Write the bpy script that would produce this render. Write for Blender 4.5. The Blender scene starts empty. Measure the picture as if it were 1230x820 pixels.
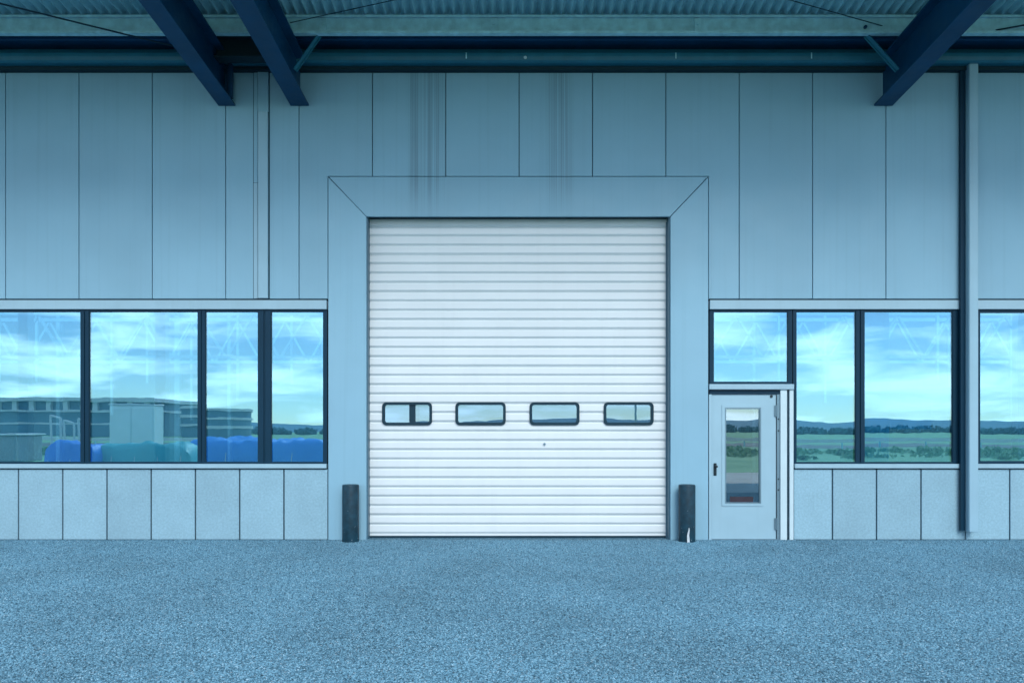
import bpy, bmesh, math, random
from mathutils import Vector, noise as mnoise
R = math.radians
random.seed(7)
S = bpy.context.scene
COL = S.collection

# ------------------------------------------------------------------ camera, sky, sun, exposure
EYE = 1.595                     # eye height, m
DIST = 11.39                    # camera to facade, m
cam = bpy.data.cameras.new('camera')
cam.lens = 28.0
cam.sensor_width = 36.0
cam.shift_y = 0.0846
cam.clip_start = 0.1
cam.clip_end = 6000
cam_ob = bpy.data.objects.new('camera', cam)
COL.objects.link(cam_ob)
cam_ob.location = (0, -DIST, EYE)
cam_ob.rotation_euler = (R(90), 0, 0)
S.camera = cam_ob

SUN_EL, SUN_ROT = R(40), R(168)      # thinly veiled sun behind the camera, a little to its right
world = bpy.data.worlds.new('World')
S.world = world
world.use_nodes = True
wn, wl = world.node_tree.nodes, world.node_tree.links
wn.clear()
sky = wn.new('ShaderNodeTexSky')
sky.sky_type = 'NISHITA'
sky.sun_disc = False
sky.sun_elevation = SUN_EL
sky.sun_rotation = SUN_ROT
sky.air_density = 1.0
sky.dust_density = 0.2
sky.altitude = 1500
sky.ozone_density = 2.0
tc = wn.new('ShaderNodeTexCoord')
# clouds: noise laid on a flat layer overhead (direction / height), the same over the whole sky
sep = wn.new('ShaderNodeSeparateXYZ')
wl.new(tc.outputs['Generated'], sep.inputs[0])
mz = wn.new('ShaderNodeMath'); mz.operation = 'MAXIMUM'; mz.inputs[1].default_value = 0.0
wl.new(sep.outputs['Z'], mz.inputs[0])
az = wn.new('ShaderNodeMath'); az.operation = 'ADD'; az.inputs[1].default_value = 0.16
wl.new(mz.outputs[0], az.inputs[0])
dx = wn.new('ShaderNodeMath'); dx.operation = 'DIVIDE'
dy = wn.new('ShaderNodeMath'); dy.operation = 'DIVIDE'
wl.new(sep.outputs['X'], dx.inputs[0]); wl.new(az.outputs[0], dx.inputs[1])
wl.new(sep.outputs['Y'], dy.inputs[0]); wl.new(az.outputs[0], dy.inputs[1])
cmb = wn.new('ShaderNodeCombineXYZ')
wl.new(dx.outputs[0], cmb.inputs[0]); wl.new(dy.outputs[0], cmb.inputs[1])
cn = wn.new('ShaderNodeTexNoise')
cn.inputs['Scale'].default_value = 1.5
cn.inputs['Detail'].default_value = 8
cn.inputs['Roughness'].default_value = 0.56
cn.inputs['Distortion'].default_value = 0.35
wl.new(cmb.outputs[0], cn.inputs['Vector'])
cr = wn.new('ShaderNodeValToRGB')
cr.color_ramp.elements[0].position = 0.44
cr.color_ramp.elements[0].color = (0, 0, 0, 1)
cr.color_ramp.elements[1].position = 0.64
cr.color_ramp.elements[1].color = (0.92, 0.92, 0.92, 1)
wl.new(cn.outputs['Fac'], cr.inputs[0])
mixc = wn.new('ShaderNodeMix'); mixc.data_type = 'RGBA'
wl.new(cr.outputs[0], mixc.inputs['Factor'])
wl.new(sky.outputs[0], mixc.inputs['A'])
mixc.inputs['B'].default_value = (16.0, 16.5, 17.0, 1)
bg = wn.new('ShaderNodeBackground')
bg.inputs['Strength'].default_value = 0.095
wl.new(mixc.outputs['Result'], bg.inputs['Color'])
wo = wn.new('ShaderNodeOutputWorld')
wl.new(bg.outputs[0], wo.inputs[0])

sun = bpy.data.lights.new('sun', 'SUN')
sun.energy = 1.5
sun.angle = R(28)
sun.color = (1.0, 0.95, 0.90)
sun_ob = bpy.data.objects.new('sun', sun)
COL.objects.link(sun_ob)
sd = Vector((math.sin(SUN_ROT) * math.cos(SUN_EL), math.cos(SUN_ROT) * math.cos(SUN_EL), math.sin(SUN_EL)))
sun_ob.rotation_euler = sd.to_track_quat('Z', 'Y').to_euler()
sun_ob.location = (5, -30, 40)

S.view_settings.view_transform = 'Standard'
S.view_settings.look = 'None'
S.view_settings.gamma = 1.0
S.view_settings.exposure = 0.95

# ------------------------------------------------------------------ helpers
def X(px): return (px - 615.0) / 84.0          # facade plane, metres
def Z(py): return EYE + (514.0 - py) / 84.0

def link(o, parent=None):
    COL.objects.link(o)
    if parent is not None: o.parent = parent
    return o

def empty(name, loc=(0, 0, 0), rz=0.0):
    o = bpy.data.objects.new(name, None)
    o.location = loc; o.rotation_euler = (0, 0, rz)
    o.empty_display_size = 0.2
    return link(o)

def tag(o, label=None, cat=None, group=None, kind=None):
    if label: o['label'] = label
    if cat: o['category'] = cat
    if group: o['group'] = group
    if kind: o['kind'] = kind
    return o

class MB:
    """collects shapes into one mesh"""
    def __init__(self): self.bm = bmesh.new()
    def box(self, x0, x1, y0, y1, z0, z1, bev=0.0, seg=1):
        b = bmesh.new()
        v = [b.verts.new(p) for p in ((x0,y0,z0),(x1,y0,z0),(x1,y1,z0),(x0,y1,z0),(x0,y0,z1),(x1,y0,z1),(x1,y1,z1),(x0,y1,z1))]
        for f in ((0,3,2,1),(4,5,6,7),(0,1,5,4),(1,2,6,5),(2,3,7,6),(3,0,4,7)): b.faces.new([v[i] for i in f])
        if bev > 0: bmesh.ops.bevel(b, geom=list(b.edges), offset=bev, segments=seg, affect='EDGES')
        self._merge(b); return self
    def prism(self, poly, y0, y1, bev=0.0):
        """poly of (x, z), extruded from y0 (near the camera) to y1"""
        b = bmesh.new()
        a = [b.verts.new((x, y0, z)) for x, z in poly]
        c = [b.verts.new((x, y1, z)) for x, z in poly]
        n = len(poly)
        b.faces.new(a); b.faces.new(c[::-1])
        for i in range(n): b.faces.new((a[i], c[i], c[(i+1) % n], a[(i+1) % n]))
        bmesh.ops.recalc_face_normals(b, faces=list(b.faces))
        if bev > 0:
            ed = [e for e in b.edges if all(abs(v.co.y - y0) < 1e-6 for v in e.verts)]
            bmesh.ops.bevel(b, geom=ed, offset=bev, segments=1, affect='EDGES')
        self._merge(b); return self
    def extrude_x(self, prof, x0, x1):
        """closed profile of (y, z), run along x"""
        b = bmesh.new()
        a = [b.verts.new((x0, y, z)) for y, z in prof]
        c = [b.verts.new((x1, y, z)) for y, z in prof]
        n = len(prof)
        b.faces.new(a); b.faces.new(c[::-1])
        for i in range(n): b.faces.new((a[i], c[i], c[(i+1) % n], a[(i+1) % n]))
        bmesh.ops.recalc_face_normals(b, faces=list(b.faces))
        self._merge(b); return self
    def ring(self, outer, inner, y0, y1):
        """two loops of (x, z) with as many points, made into a frame"""
        b = bmesh.new(); n = len(outer)
        L = [[b.verts.new((x, y, z)) for x, z in loop] for loop in (outer, inner) for y in (y0, y1)]
        o0, o1, i0, i1 = L
        for k in range(n):
            j = (k + 1) % n
            b.faces.new((o0[k], o0[j], i0[j], i0[k])); b.faces.new((o1[k], i1[k], i1[j], o1[j]))
            b.faces.new((o0[k], o1[k], o1[j], o0[j])); b.faces.new((i0[k], i0[j], i1[j], i1[k]))
        bmesh.ops.recalc_face_normals(b, faces=list(b.faces))
        self._merge(b); return self
    def tube(self, p, q, r, n=10, r2=None):
        p, q = Vector(p), Vector(q); r2 = r if r2 is None else r2
        d = (q - p).normalized(); u = d.orthogonal().normalized(); w = d.cross(u)
        b = bmesh.new()
        A = [b.verts.new(p + (u*math.cos(t)+w*math.sin(t))*r) for t in [2*math.pi*i/n for i in range(n)]]
        B = [b.verts.new(q + (u*math.cos(t)+w*math.sin(t))*r2) for t in [2*math.pi*i/n for i in range(n)]]
        b.faces.new(A[::-1]); b.faces.new(B)
        for i in range(n): b.faces.new((A[i], A[(i+1)%n], B[(i+1)%n], B[i]))
        bmesh.ops.recalc_face_normals(b, faces=list(b.faces))
        self._merge(b); return self
    def bar(self, p, q, w, h):
        """rectangular bar from p to q"""
        p, q = Vector(p), Vector(q); d = (q - p).normalized()
        u = d.cross(Vector((0, 0, 1)))
        if u.length < 1e-4: u = Vector((1, 0, 0))
        u.normalize(); v = u.cross(d)
        b = bmesh.new()
        c = [(-w/2, -h/2), (w/2, -h/2), (w/2, h/2), (-w/2, h/2)]
        A = [b.verts.new(p + u*i + v*j) for i, j in c]; B = [b.verts.new(q + u*i + v*j) for i, j in c]
        b.faces.new(A); b.faces.new(B[::-1])
        for i in range(4): b.faces.new((A[i], B[i], B[(i+1)%4], A[(i+1)%4]))
        bmesh.ops.recalc_face_normals(b, faces=list(b.faces))
        self._merge(b); return self
    def lathe(self, prof, n=32, cx=0, cy=0):
        b = bmesh.new()
        rings = []
        for r, z in prof:
            if r < 1e-6: rings.append([b.verts.new((cx, cy, z))])
            else: rings.append([b.verts.new((cx+r*math.cos(2*math.pi*i/n), cy+r*math.sin(2*math.pi*i/n), z)) for i in range(n)])
        for a, c in zip(rings, rings[1:]):
            for i in range(n):
                j = (i+1) % n
                if len(a) == 1: b.faces.new((a[0], c[j], c[i]))
                elif len(c) == 1: b.faces.new((a[i], a[j], c[0]))
                else: b.faces.new((a[i], a[j], c[j], c[i]))
        bmesh.ops.recalc_face_normals(b, faces=list(b.faces))
        self._merge(b); return self
    def _merge(self, b):
        off = len(self.bm.verts)
        vs = [self.bm.verts.new(v.co) for v in b.verts]
        b.verts.index_update()
        for f in b.faces:
            nf = self.bm.faces.new([vs[v.index] for v in f.verts]); nf.smooth = f.smooth
        b.free()
    def build(self, name, mat, parent=None, smooth=None, loc=None):
        me = bpy.data.meshes.new(name)
        self.bm.normal_update(); self.bm.to_mesh(me); self.bm.free()
        if mat: me.materials.append(mat)
        if smooth is not None:
            me.polygons.foreach_set('use_smooth', [True]*len(me.polygons))
            me.set_sharp_from_angle(angle=R(smooth))
        o = bpy.data.objects.new(name, me)
        if loc: o.location = loc
        return link(o, parent)

def rrect(x0, x1, z0, z1, r, n=5):
    pts = []
    for cx, cz, a0 in ((x1-r, z0+r, -90), (x1-r, z1-r, 0), (x0+r, z1-r, 90), (x0+r, z0+r, 180)):
        for i in range(n+1):
            a = R(a0 + 90*i/n); pts.append((cx + r*math.cos(a), cz + r*math.sin(a)))
    return pts
def rect(x0, x1, z0, z1): return [(x0, z0), (x1, z0), (x1, z1), (x0, z1)]

# ------------------------------------------------------------------ materials
def mat(name):
    m = bpy.data.materials.new(name); m.use_nodes = True
    nt = m.node_tree
    return m, nt, nt.nodes['Principled BSDF']
def node(nt, typ, **kw):
    n = nt.nodes.new(typ)
    for k, v in kw.items(): setattr(n, k, v)
    return n
def pos(nt): return node(nt, 'ShaderNodeNewGeometry').outputs['Position']
def mapping(nt, vec, scale=(1,1,1), loc=(0,0,0)):
    m = node(nt, 'ShaderNodeMapping'); m.inputs['Scale'].default_value = scale; m.inputs['Location'].default_value = loc
    nt.links.new(vec, m.inputs['Vector']); return m.outputs[0]
def noise(nt, vec, scale, detail=4, rough=0.55):
    n = node(nt, 'ShaderNodeTexNoise'); n.inputs['Scale'].default_value = scale
    n.inputs['Detail'].default_value = detail; n.inputs['Roughness'].default_value = rough
    nt.links.new(vec, n.inputs['Vector']); return n.outputs['Fac']
def ramp(nt, fac, stops):
    r = node(nt, 'ShaderNodeValToRGB'); e = r.color_ramp.elements
    while len(e) < len(stops): e.new(0.5)
    for el, (p, c) in zip(e, stops):
        el.position = p; el.color = c if len(c) == 4 else (*c, 1)
    nt.links.new(fac, r.inputs[0]); return r.outputs[0]
def mix(nt, fac, a, b, blend='MIX'):
    m = node(nt, 'ShaderNodeMix', data_type='RGBA', blend_type=blend)
    for sock, v in (('Factor', fac), ('A', a), ('B', b)):
        if isinstance(v, (int, float)): m.inputs[sock].default_value = v
        elif isinstance(v, tuple): m.inputs[sock].default_value = (*v[:3], 1)
        else: nt.links.new(v, m.inputs[sock])
    return m.outputs['Result']
def mth(nt, op, a, b=None):
    m = node(nt, 'ShaderNodeMath', operation=op)
    for i, v in enumerate((a, b)):
        if v is None: continue
        if isinstance(v, (int, float)): m.inputs[i].default_value = v
        else: nt.links.new(v, m.inputs[i])
    return m.outputs[0]
def bump(nt, bs, h, strength, dist=0.01):
    b = node(nt, 'ShaderNodeBump'); b.inputs['Strength'].default_value = strength; b.inputs['Distance'].default_value = dist
    nt.links.new(h, b.inputs['Height']); nt.links.new(b.outputs[0], bs.inputs['Normal'])
def G(v): return (v, v, v)

def paint(name, col, rough=0.5, metal=0.0, var=0.06, scale=1.5, grime=0.0, jitter=0.0, bmp=0.0):
    m, nt, bs = mat(name)
    p = pos(nt)
    n1 = noise(nt, p, scale, 5)
    c = mix(nt, 1.0, col, ramp(nt, n1, [(0.3, G(1-var)), (0.7, G(1+var))]), 'MULTIPLY')
    if grime:
        n2 = noise(nt, mapping(nt, p, (9, 9, 0.5)), 1.0, 4)
        c = mix(nt, mth(nt, 'MULTIPLY', ramp(nt, n2, [(0.5, G(0)), (0.75, G(1))]), grime), c, tuple(v*0.45 for v in col))
    if jitter:
        oi = node(nt, 'ShaderNodeObjectInfo')
        c = mix(nt, 1.0, c, ramp(nt, oi.outputs['Random'], [(0, G(1-jitter)), (1, G(1+jitter))]), 'MULTIPLY')
    nt.links.new(c, bs.inputs['Base Color'])
    if name == 'white_door_slat':                                 # scuffs and dirty drips of a used door
        sc = ramp(nt, noise(nt, mapping(nt, p, (1.0, 1, 1.6)), 6.5, 7, 0.72), [(0.665, G(0)), (0.70, G(1))])
        c = mix(nt, mth(nt, 'MULTIPLY', sc, 0.30), c, (0.30, 0.36, 0.38))
        dr = ramp(nt, noise(nt, mapping(nt, p, (26, 1, 0.35)), 1.0, 4, 0.6), [(0.56, G(0)), (0.74, G(1))])
        c = mix(nt, mth(nt, 'MULTIPLY', dr, 0.13), c, (0.30, 0.36, 0.38))
    n3 = noise(nt, p, scale*4, 3)
    nt.links.new(ramp(nt, n3, [(0.3, G(max(0, rough-0.07))), (0.7, G(min(1, rough+0.07)))]), bs.inputs['Roughness'])
    bs.inputs['Metallic'].default_value = metal
    if bmp: bump(nt, bs, noise(nt, p, 220, 2), bmp, 0.002)
    return m

# cladding sheet: blue grey coated steel, with run-off streaks over the loading door
def cladding_mat():
    col = (0.186, 0.374, 0.487)
    m, nt, bs = mat('cladding_paint')
    p = pos(nt)
    s = node(nt, 'ShaderNodeSeparateXYZ'); nt.links.new(p, s.inputs[0])
    c = mix(nt, 1.0, col, ramp(nt, noise(nt, p, 0.8, 4), [(0.3, G(0.95)), (0.7, G(1.05))]), 'MULTIPLY')
    oi = node(nt, 'ShaderNodeObjectInfo')
    c = mix(nt, 1.0, c, ramp(nt, oi.outputs['Random'], [(0, G(0.965)), (1, G(1.035))]), 'MULTIPLY')
    # faint wash of fine vertical streaks everywhere
    st = noise(nt, mapping(nt, p, (16, 1, 0.22)), 1.0, 5, 0.6)
    c = mix(nt, mth(nt, 'MULTIPLY', ramp(nt, st, [(0.52, G(0)), (0.8, G(1))]), 0.18), c, tuple(v*0.5 for v in col))
    # two dirty run-off patches above the loading door
    fine = ramp(nt, noise(nt, mapping(nt, p, (42, 1, 0.14)), 1.0, 4, 0.6), [(0.42, G(0)), (0.66, G(1))])
    tot = None
    for cx, w in ((X(520), 0.24), (X(672), 0.26), (X(497), 0.12)):
        d = mth(nt, 'ABSOLUTE', mth(nt, 'SUBTRACT', s.outputs['X'], cx))
        k = node(nt, 'ShaderNodeMapRange', interpolation_type='SMOOTHSTEP')
        nt.links.new(d, k.inputs['Value'])
        k.inputs['From Min'].default_value = 0.02; k.inputs['From Max'].default_value = w
        k.inputs['To Min'].default_value = 1; k.inputs['To Max'].default_value = 0
        tot = k.outputs[0] if tot is None else mth(nt, 'ADD', tot, k.outputs[0])
    zz = node(nt, 'ShaderNodeMapRange', interpolation_type='SMOOTHSTEP')
    nt.links.new(s.outputs['Z'], zz.inputs['Value'])
    zz.inputs['From Min'].default_value = Z(258); zz.inputs['From Max'].default_value = Z(205)
    zz.inputs['To Min'].default_value = 0.14; zz.inputs['To Max'].default_value = 0.8
    msk = mth(nt, 'MULTIPLY', mth(nt, 'MULTIPLY', fine, tot), zz.outputs[0])
    c = mix(nt, mth(nt, 'MINIMUM', msk, 0.50), c, (0.055, 0.12, 0.155))
    # small scuffs
    sc = ramp(nt, noise(nt, p, 7.0, 6, 0.7), [(0.70, G(0)), (0.78, G(1))])
    c = mix(nt, mth(nt, 'MULTIPLY', sc, 0.25), c, tuple(v*0.55 for v in col))
    nt.links.new(c, bs.inputs['Base Color'])
    nt.links.new(ramp(nt, noise(nt, p, 3, 4), [(0.3, G(0.46)), (0.7, G(0.60))]), bs.inputs['Roughness'])
    bump(nt, bs, noise(nt, mapping(nt, p, (1.2, 1, 0.5)), 1.0, 2), 0.12, 0.02)
    return m

def plinth_mat():
    m, nt, bs = mat('plinth_concrete')
    p = pos(nt); col = (0.215, 0.385, 0.475)
    c = mix(nt, 1.0, col, ramp(nt, noise(nt, p, 2.2, 6), [(0.3, G(0.94)), (0.7, G(1.06))]), 'MULTIPLY')
    c = mix(nt, 1.0, c, ramp(nt, noise(nt, p, 34, 4, 0.7), [(0.3, G(0.84)), (0.7, G(1.14))]), 'MULTIPLY')
    oi = node(nt, 'ShaderNodeObjectInfo')
    c = mix(nt, 1.0, c, ramp(nt, oi.outputs['Random'], [(0, G(0.93)), (1, G(1.07))]), 'MULTIPLY')
    c = mix(nt, mth(nt, 'MULTIPLY', ramp(nt, noise(nt, p, 4.5, 7, 0.7), [(0.66, G(0)), (0.76, G(1))]), 0.35), c, (0.10, 0.17, 0.21))
    nt.links.new(c, bs.inputs['Base Color']); bs.inputs['Roughness'].default_value = 0.85
    bump(nt, bs, noise(nt, p, 90, 4, 0.7), 0.35, 0.006)
    return m

def asphalt_mat():
    m, nt, bs = mat('yard_chippings')
    p = pos(nt)
    v = node(nt, 'ShaderNodeTexVoronoi'); v.inputs['Scale'].default_value = 62; nt.links.new(p, v.inputs['Vector'])
    sepc = node(nt, 'ShaderNodeSeparateColor'); nt.links.new(v.outputs['Color'], sepc.inputs[0])
    c = ramp(nt, sepc.outputs[0], [(0.0, (0.015, 0.06, 0.09)), (0.2, (0.07, 0.185, 0.265)), (0.6, (0.11, 0.25, 0.345)), (0.93, (0.16, 0.32, 0.42)), (1.0, (0.32, 0.46, 0.54))])
    ed = node(nt, 'ShaderNodeTexVoronoi', feature='DISTANCE_TO_EDGE'); ed.inputs['Scale'].default_value = 62; nt.links.new(p, ed.inputs['Vector'])
    c = mix(nt, ramp(nt, ed.outputs['Distance'], [(0.0, G(0.75)), (0.12, G(0))]), c, (0.03, 0.10, 0.155))
    n1 = noise(nt, p, 0.55, 5, 0.6)
    c = mix(nt, 1.0, c, ramp(nt, n1, [(0.3, G(0.82)), (0.7, G(1.14))]), 'MULTIPLY')
    n2 = noise(nt, p, 9, 5, 0.7)
    c = mix(nt, 1.0, c, ramp(nt, n2, [(0.25, G(0.78)), (0.75, G(1.2))]), 'MULTIPLY')
    nt.links.new(c, bs.inputs['Base Color'])
    bs.inputs['Roughness'].default_value = 0.82
    h = mth(nt, 'ADD', mth(nt, 'MULTIPLY', ramp(nt, ed.outputs['Distance'], [(0.0, G(0)), (0.25, G(1))]), 0.7), mth(nt, 'MULTIPLY', sepc.outputs[1], 0.6))
    bump(nt, bs, h, 0.9, 0.008)
    return m

def chip_mat():
    m, nt, bs = mat('stone_chippings')
    oi = node(nt, 'ShaderNodeObjectInfo'); p = pos(nt)
    c = ramp(nt, oi.outputs['Random'], [(0.0, (0.018, 0.065, 0.10)), (0.2, (0.062, 0.165, 0.240)), (0.6, (0.104, 0.248, 0.345)), (0.93, (0.14, 0.31, 0.415)), (1.0, (0.24, 0.40, 0.50))])
    c = mix(nt, 1.0, c, ramp(nt, noise(nt, p, 0.55, 5, 0.6), [(0.3, G(0.82)), (0.7, G(1.14))]), 'MULTIPLY')
    nt.links.new(c, bs.inputs['Base Color']); bs.inputs['Roughness'].default_value = 0.8
    bs.inputs['Specular IOR Level'].default_value = 0.25
    return m

def glass_mat(name, tint=(0.38, 0.70, 0.84), refl=(0.49, 0.83, 0.98), fac=0.36, wave=0.0025):
    m = bpy.data.materials.new(name); m.use_nodes = True; nt = m.node_tree
    nt.nodes.clear()
    out = node(nt, 'ShaderNodeOutputMaterial')
    gl = node(nt, 'ShaderNodeBsdfGlossy'); gl.inputs['Roughness'].default_value = 0.0; gl.inputs['Color'].default_value = (*refl, 1)
    tr = node(nt, 'ShaderNodeBsdfTransparent'); tr.inputs['Color'].default_value = (*tint, 1)
    mx = node(nt, 'ShaderNodeMixShader'); mx.inputs[0].default_value = fac
    p = pos(nt)
    b = node(nt, 'ShaderNodeBump'); b.inputs['Strength'].default_value = wave; b.inputs['Distance'].default_value = 0.05
    nt.links.new(noise(nt, mapping(nt, p, (1.6, 1, 4.5)), 1.0, 2), b.inputs['Height'])
    nt.links.new(b.outputs[0], gl.inputs['Normal'])
    nt.links.new(tr.outputs[0], mx.inputs[1]); nt.links.new(gl.outputs[0], mx.inputs[2]); nt.links.new(mx.outputs[0], out.inputs[0])
    return m

def bollard_mat():
    m, nt, bs = mat('bollard_paint')
    t = node(nt, 'ShaderNodeTexCoord').outputs['Object']
    base = mix(nt, 1.0, (0.004, 0.030, 0.050), ramp(nt, noise(nt, t, 9, 5), [(0.3, G(0.6)), (0.7, G(1.5))]), 'MULTIPLY')
    s = node(nt, 'ShaderNodeSeparateXYZ'); nt.links.new(t, s.inputs[0])
    low = ramp(nt, s.outputs['Z'], [(0.0, G(0.085)), (0.35, G(0.03)), (0.55, G(0))])
    ch = mth(nt, 'ADD', noise(nt, mapping(nt, t, (22, 22, 9)), 1.0, 5, 0.65), low)
    k = ramp(nt, ch, [(0.735, G(0)), (0.755, G(1))])
    c = mix(nt, k, base, (0.42, 0.50, 0.55))
    nt.links.new(c, bs.inputs['Base Color'])
    bs.inputs['Roughness'].default_value = 0.38
    bump(nt, bs, noise(nt, t, 30, 4), 0.25, 0.006)
    return m

def foliage_mat(name, a, b):
    m, nt, bs = mat(name); p = pos(nt)
    nt.links.new(ramp(nt, noise(nt, p, 0.35, 5, 0.7), [(0.3, a), (0.7, b)]), bs.inputs['Base Color'])
    bs.inputs['Roughness'].default_value = 0.85
    return m

M = {
 'clad': cladding_mat(), 'plinth': plinth_mat(), 'asphalt': asphalt_mat(), 'chip': chip_mat(), 'glass': glass_mat('window_glass'),
 'doorglass': glass_mat('door_glass', (0.30, 0.46, 0.54), (0.66, 0.86, 0.97), 0.30, 0.004),
 'hatchglass': glass_mat('hatch_glass', (0.34, 0.50, 0.60), (0.52, 0.80, 1.0), 0.27, 0.004),
 'hinge2': paint('bare_primer', (0.46, 0.55, 0.60), 0.7, 0, 0.2, 20),
 'clad2': paint('cover_strip_paint', (0.225, 0.40, 0.50), 0.5, 0, 0.05, 2.0, 0.1),
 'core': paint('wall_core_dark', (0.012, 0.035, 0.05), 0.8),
 'trim': paint('pale_sill_metal', (0.255, 0.42, 0.51), 0.42, 0.0, 0.05, 2.0, 0.10),
 'frame': paint('dark_frame_metal', (0.004, 0.030, 0.058), 0.42),
 'reveal': paint('door_guide_metal', (0.045, 0.125, 0.18), 0.45, 0, 0.1, 3, 0.2),
 'slat': paint('white_door_slat', (0.55, 0.635, 0.668), 0.40, 0.0, 0.025, 1.6, 0.05, 0.012),
 'rubber': paint('black_rubber_seal', (0.01, 0.035, 0.055), 0.6),
 'leaf': paint('pale_blue_door_paint', (0.25, 0.42, 0.51), 0.42, 0.0, 0.04, 2.0, 0.06),
 'white': paint('white_post_paint', (0.43, 0.58, 0.64), 0.4, 0, 0.04, 3, 0.1),
 'steel': paint('dark_blue_steel_paint', (0.004, 0.050, 0.12), 0.42, 0.0, 0.18, 2.5, 0.15),
 'galv': paint('galvanised_steel', (0.31, 0.58, 0.67), 0.5, 0.0, 0.18, 9, 0.15),
 'gutter': paint('gutter_paint', (0.016, 0.13, 0.20), 0.4, 0.0, 0.1, 3, 0.2),
 'sheet': paint('roof_sheet_metal', (0.22, 0.46, 0.55), 0.36, 0.1, 0.12, 4, 0.1),
 'bollard': bollard_mat(), 'handle': paint('black_handle_metal', (0.01, 0.025, 0.035), 0.3),
 'hinge': paint('grey_hinge_metal', (0.14, 0.24, 0.30), 0.35, 0.4),
 'inside': paint('interior_wall_grey', (0.44, 0.50, 0.52), 0.8), 'floor': paint('interior_floor', (0.42, 0.46, 0.47), 0.6),
 'intwhite': paint('interior_white_steel', (0.85, 0.87, 0.87), 0.5),
 'concrete': paint('pale_concrete', (0.46, 0.45, 0.43), 0.85, 0, 0.12, 1.2),
 'road': paint('road_asphalt', (0.07, 0.085, 0.095), 0.8, 0, 0.15, 1.0),
 'line': paint('white_road_paint', (0.75, 0.76, 0.76), 0.6),
 'grass': foliage_mat('grass_green', (0.07, 0.25, 0.12), (0.22, 0.42, 0.20)),
 'scrub': foliage_mat('scrub_leaves', (0.06, 0.20, 0.11), (0.30, 0.48, 0.26)),
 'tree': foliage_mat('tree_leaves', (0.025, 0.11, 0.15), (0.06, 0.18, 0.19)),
 'hill': foliage_mat('hill_haze_cover', (0.03, 0.14, 0.22), (0.06, 0.20, 0.28)),  # distance haze is put into the blue of the hills
 'fascia': paint('terminal_white', (0.62, 0.65, 0.66), 0.5), 'termwall': paint('terminal_dark_wall', (0.08, 0.20, 0.27), 0.5),
 'blue': paint('blue_tarpaulin', (0.010, 0.26, 0.78), 0.5), 'teal': paint('teal_tarpaulin', (0.04, 0.38, 0.42), 0.5),
 'royal': paint('royal_blue_tarpaulin', (0.010, 0.20, 0.72), 0.5), 'grey': paint('grey_cabin_paint', (0.25, 0.30, 0.33), 0.25),
  'pale': paint('pale_box_paint', (0.82, 0.90, 0.87), 0.5, 0, 0.05, 2),
 'tyre': paint('tyre_rubber', (0.012, 0.013, 0.014), 0.8), 'rim': paint('wheel_rim', (0.45, 0.47, 0.48), 0.3, 0.6),
 'carglass': paint('car_glass', (0.015, 0.03, 0.04), 0.05), 'lamp': paint('lamp_lens', (0.75, 0.78, 0.8), 0.1),
 'tail': paint('tail_lamp_red', (0.4, 0.01, 0.01), 0.2),
 'red': paint('faded_red_film', (0.016, 0.010, 0.022), 0.6, 0, 0.3, 30),
 'rod': paint('dark_rod_steel', (0.01, 0.035, 0.06), 0.5),
}

for k, v in (('steel', 0.18), ('frame', 0.15), ('core', 0.1), ('rubber', 0.15), ('bollard', 0.25), ('asphalt', 0.25), ('gutter', 0.3), ('rod', 0.1), ('handle', 0.3)):
    M[k].node_tree.nodes['Principled BSDF'].inputs['Specular IOR Level'].default_value = v
# ------------------------------------------------------------------ the setting: ground in front of the wall
CHIPS = 5200                            # stones per square metre
def sheet(name, x0, x1, y0, y1, z, m):
    b = MB(); b.bm.faces.new([b.bm.verts.new(p) for p in ((x0,y0,z),(x1,y0,z),(x1,y1,z),(x0,y1,z))])
    o = b.build(name, m); tag(o, kind='structure'); return o
sheet('ground', -2500, 2500, -2500, 2500, -0.012, M['grass'])
sheet('asphalt_yard', -60, 60, -11.6, 0.35, 0.0, M['asphalt'])
sheet('concrete_path', -60, 60, -17.2, -11.6, -0.004, M['concrete'])
sheet('road', -400, 400, -74, -58, -0.004, M['road'])
# loose stone chippings bedded in the yard surface, real stones
def stone(seed):
    rr = random.Random(seed); b = bmesh.new()
    bmesh.ops.create_icosphere(b, subdivisions=1, radius=1.0)
    ax = (rr.uniform(0.8, 1.2), rr.uniform(0.65, 1.0), rr.uniform(0.5, 0.75))
    for v in b.verts:
        k = rr.uniform(0.78, 1.15); v.co = Vector((v.co.x*ax[0], v.co.y*ax[1], v.co.z*ax[2]))*k
    me = bpy.data.meshes.new('chipping'); b.to_mesh(me); b.free(); me.materials.append(M['chip'])
    return me
b = MB(); b.bm.faces.new([b.bm.verts.new(p) for p in ((-11, -8.2, 0), (11, -8.2, 0), (11, -0.02, 0), (-11, -0.02, 0))])
gv = b.build('chippings', M['chip']); tag(gv, kind='stuff')
ng = bpy.data.node_groups.new('scatter_chippings', 'GeometryNodeTree')
ng.interface.new_socket('Geometry', in_out='INPUT', socket_type='NodeSocketGeometry')
ng.interface.new_socket('Geometry', in_out='OUTPUT', socket_type='NodeSocketGeometry')
gi, go = ng.nodes.new('NodeGroupInput'), ng.nodes.new('NodeGroupOutput')
jn = ng.nodes.new('GeometryNodeJoinGeometry')
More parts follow.
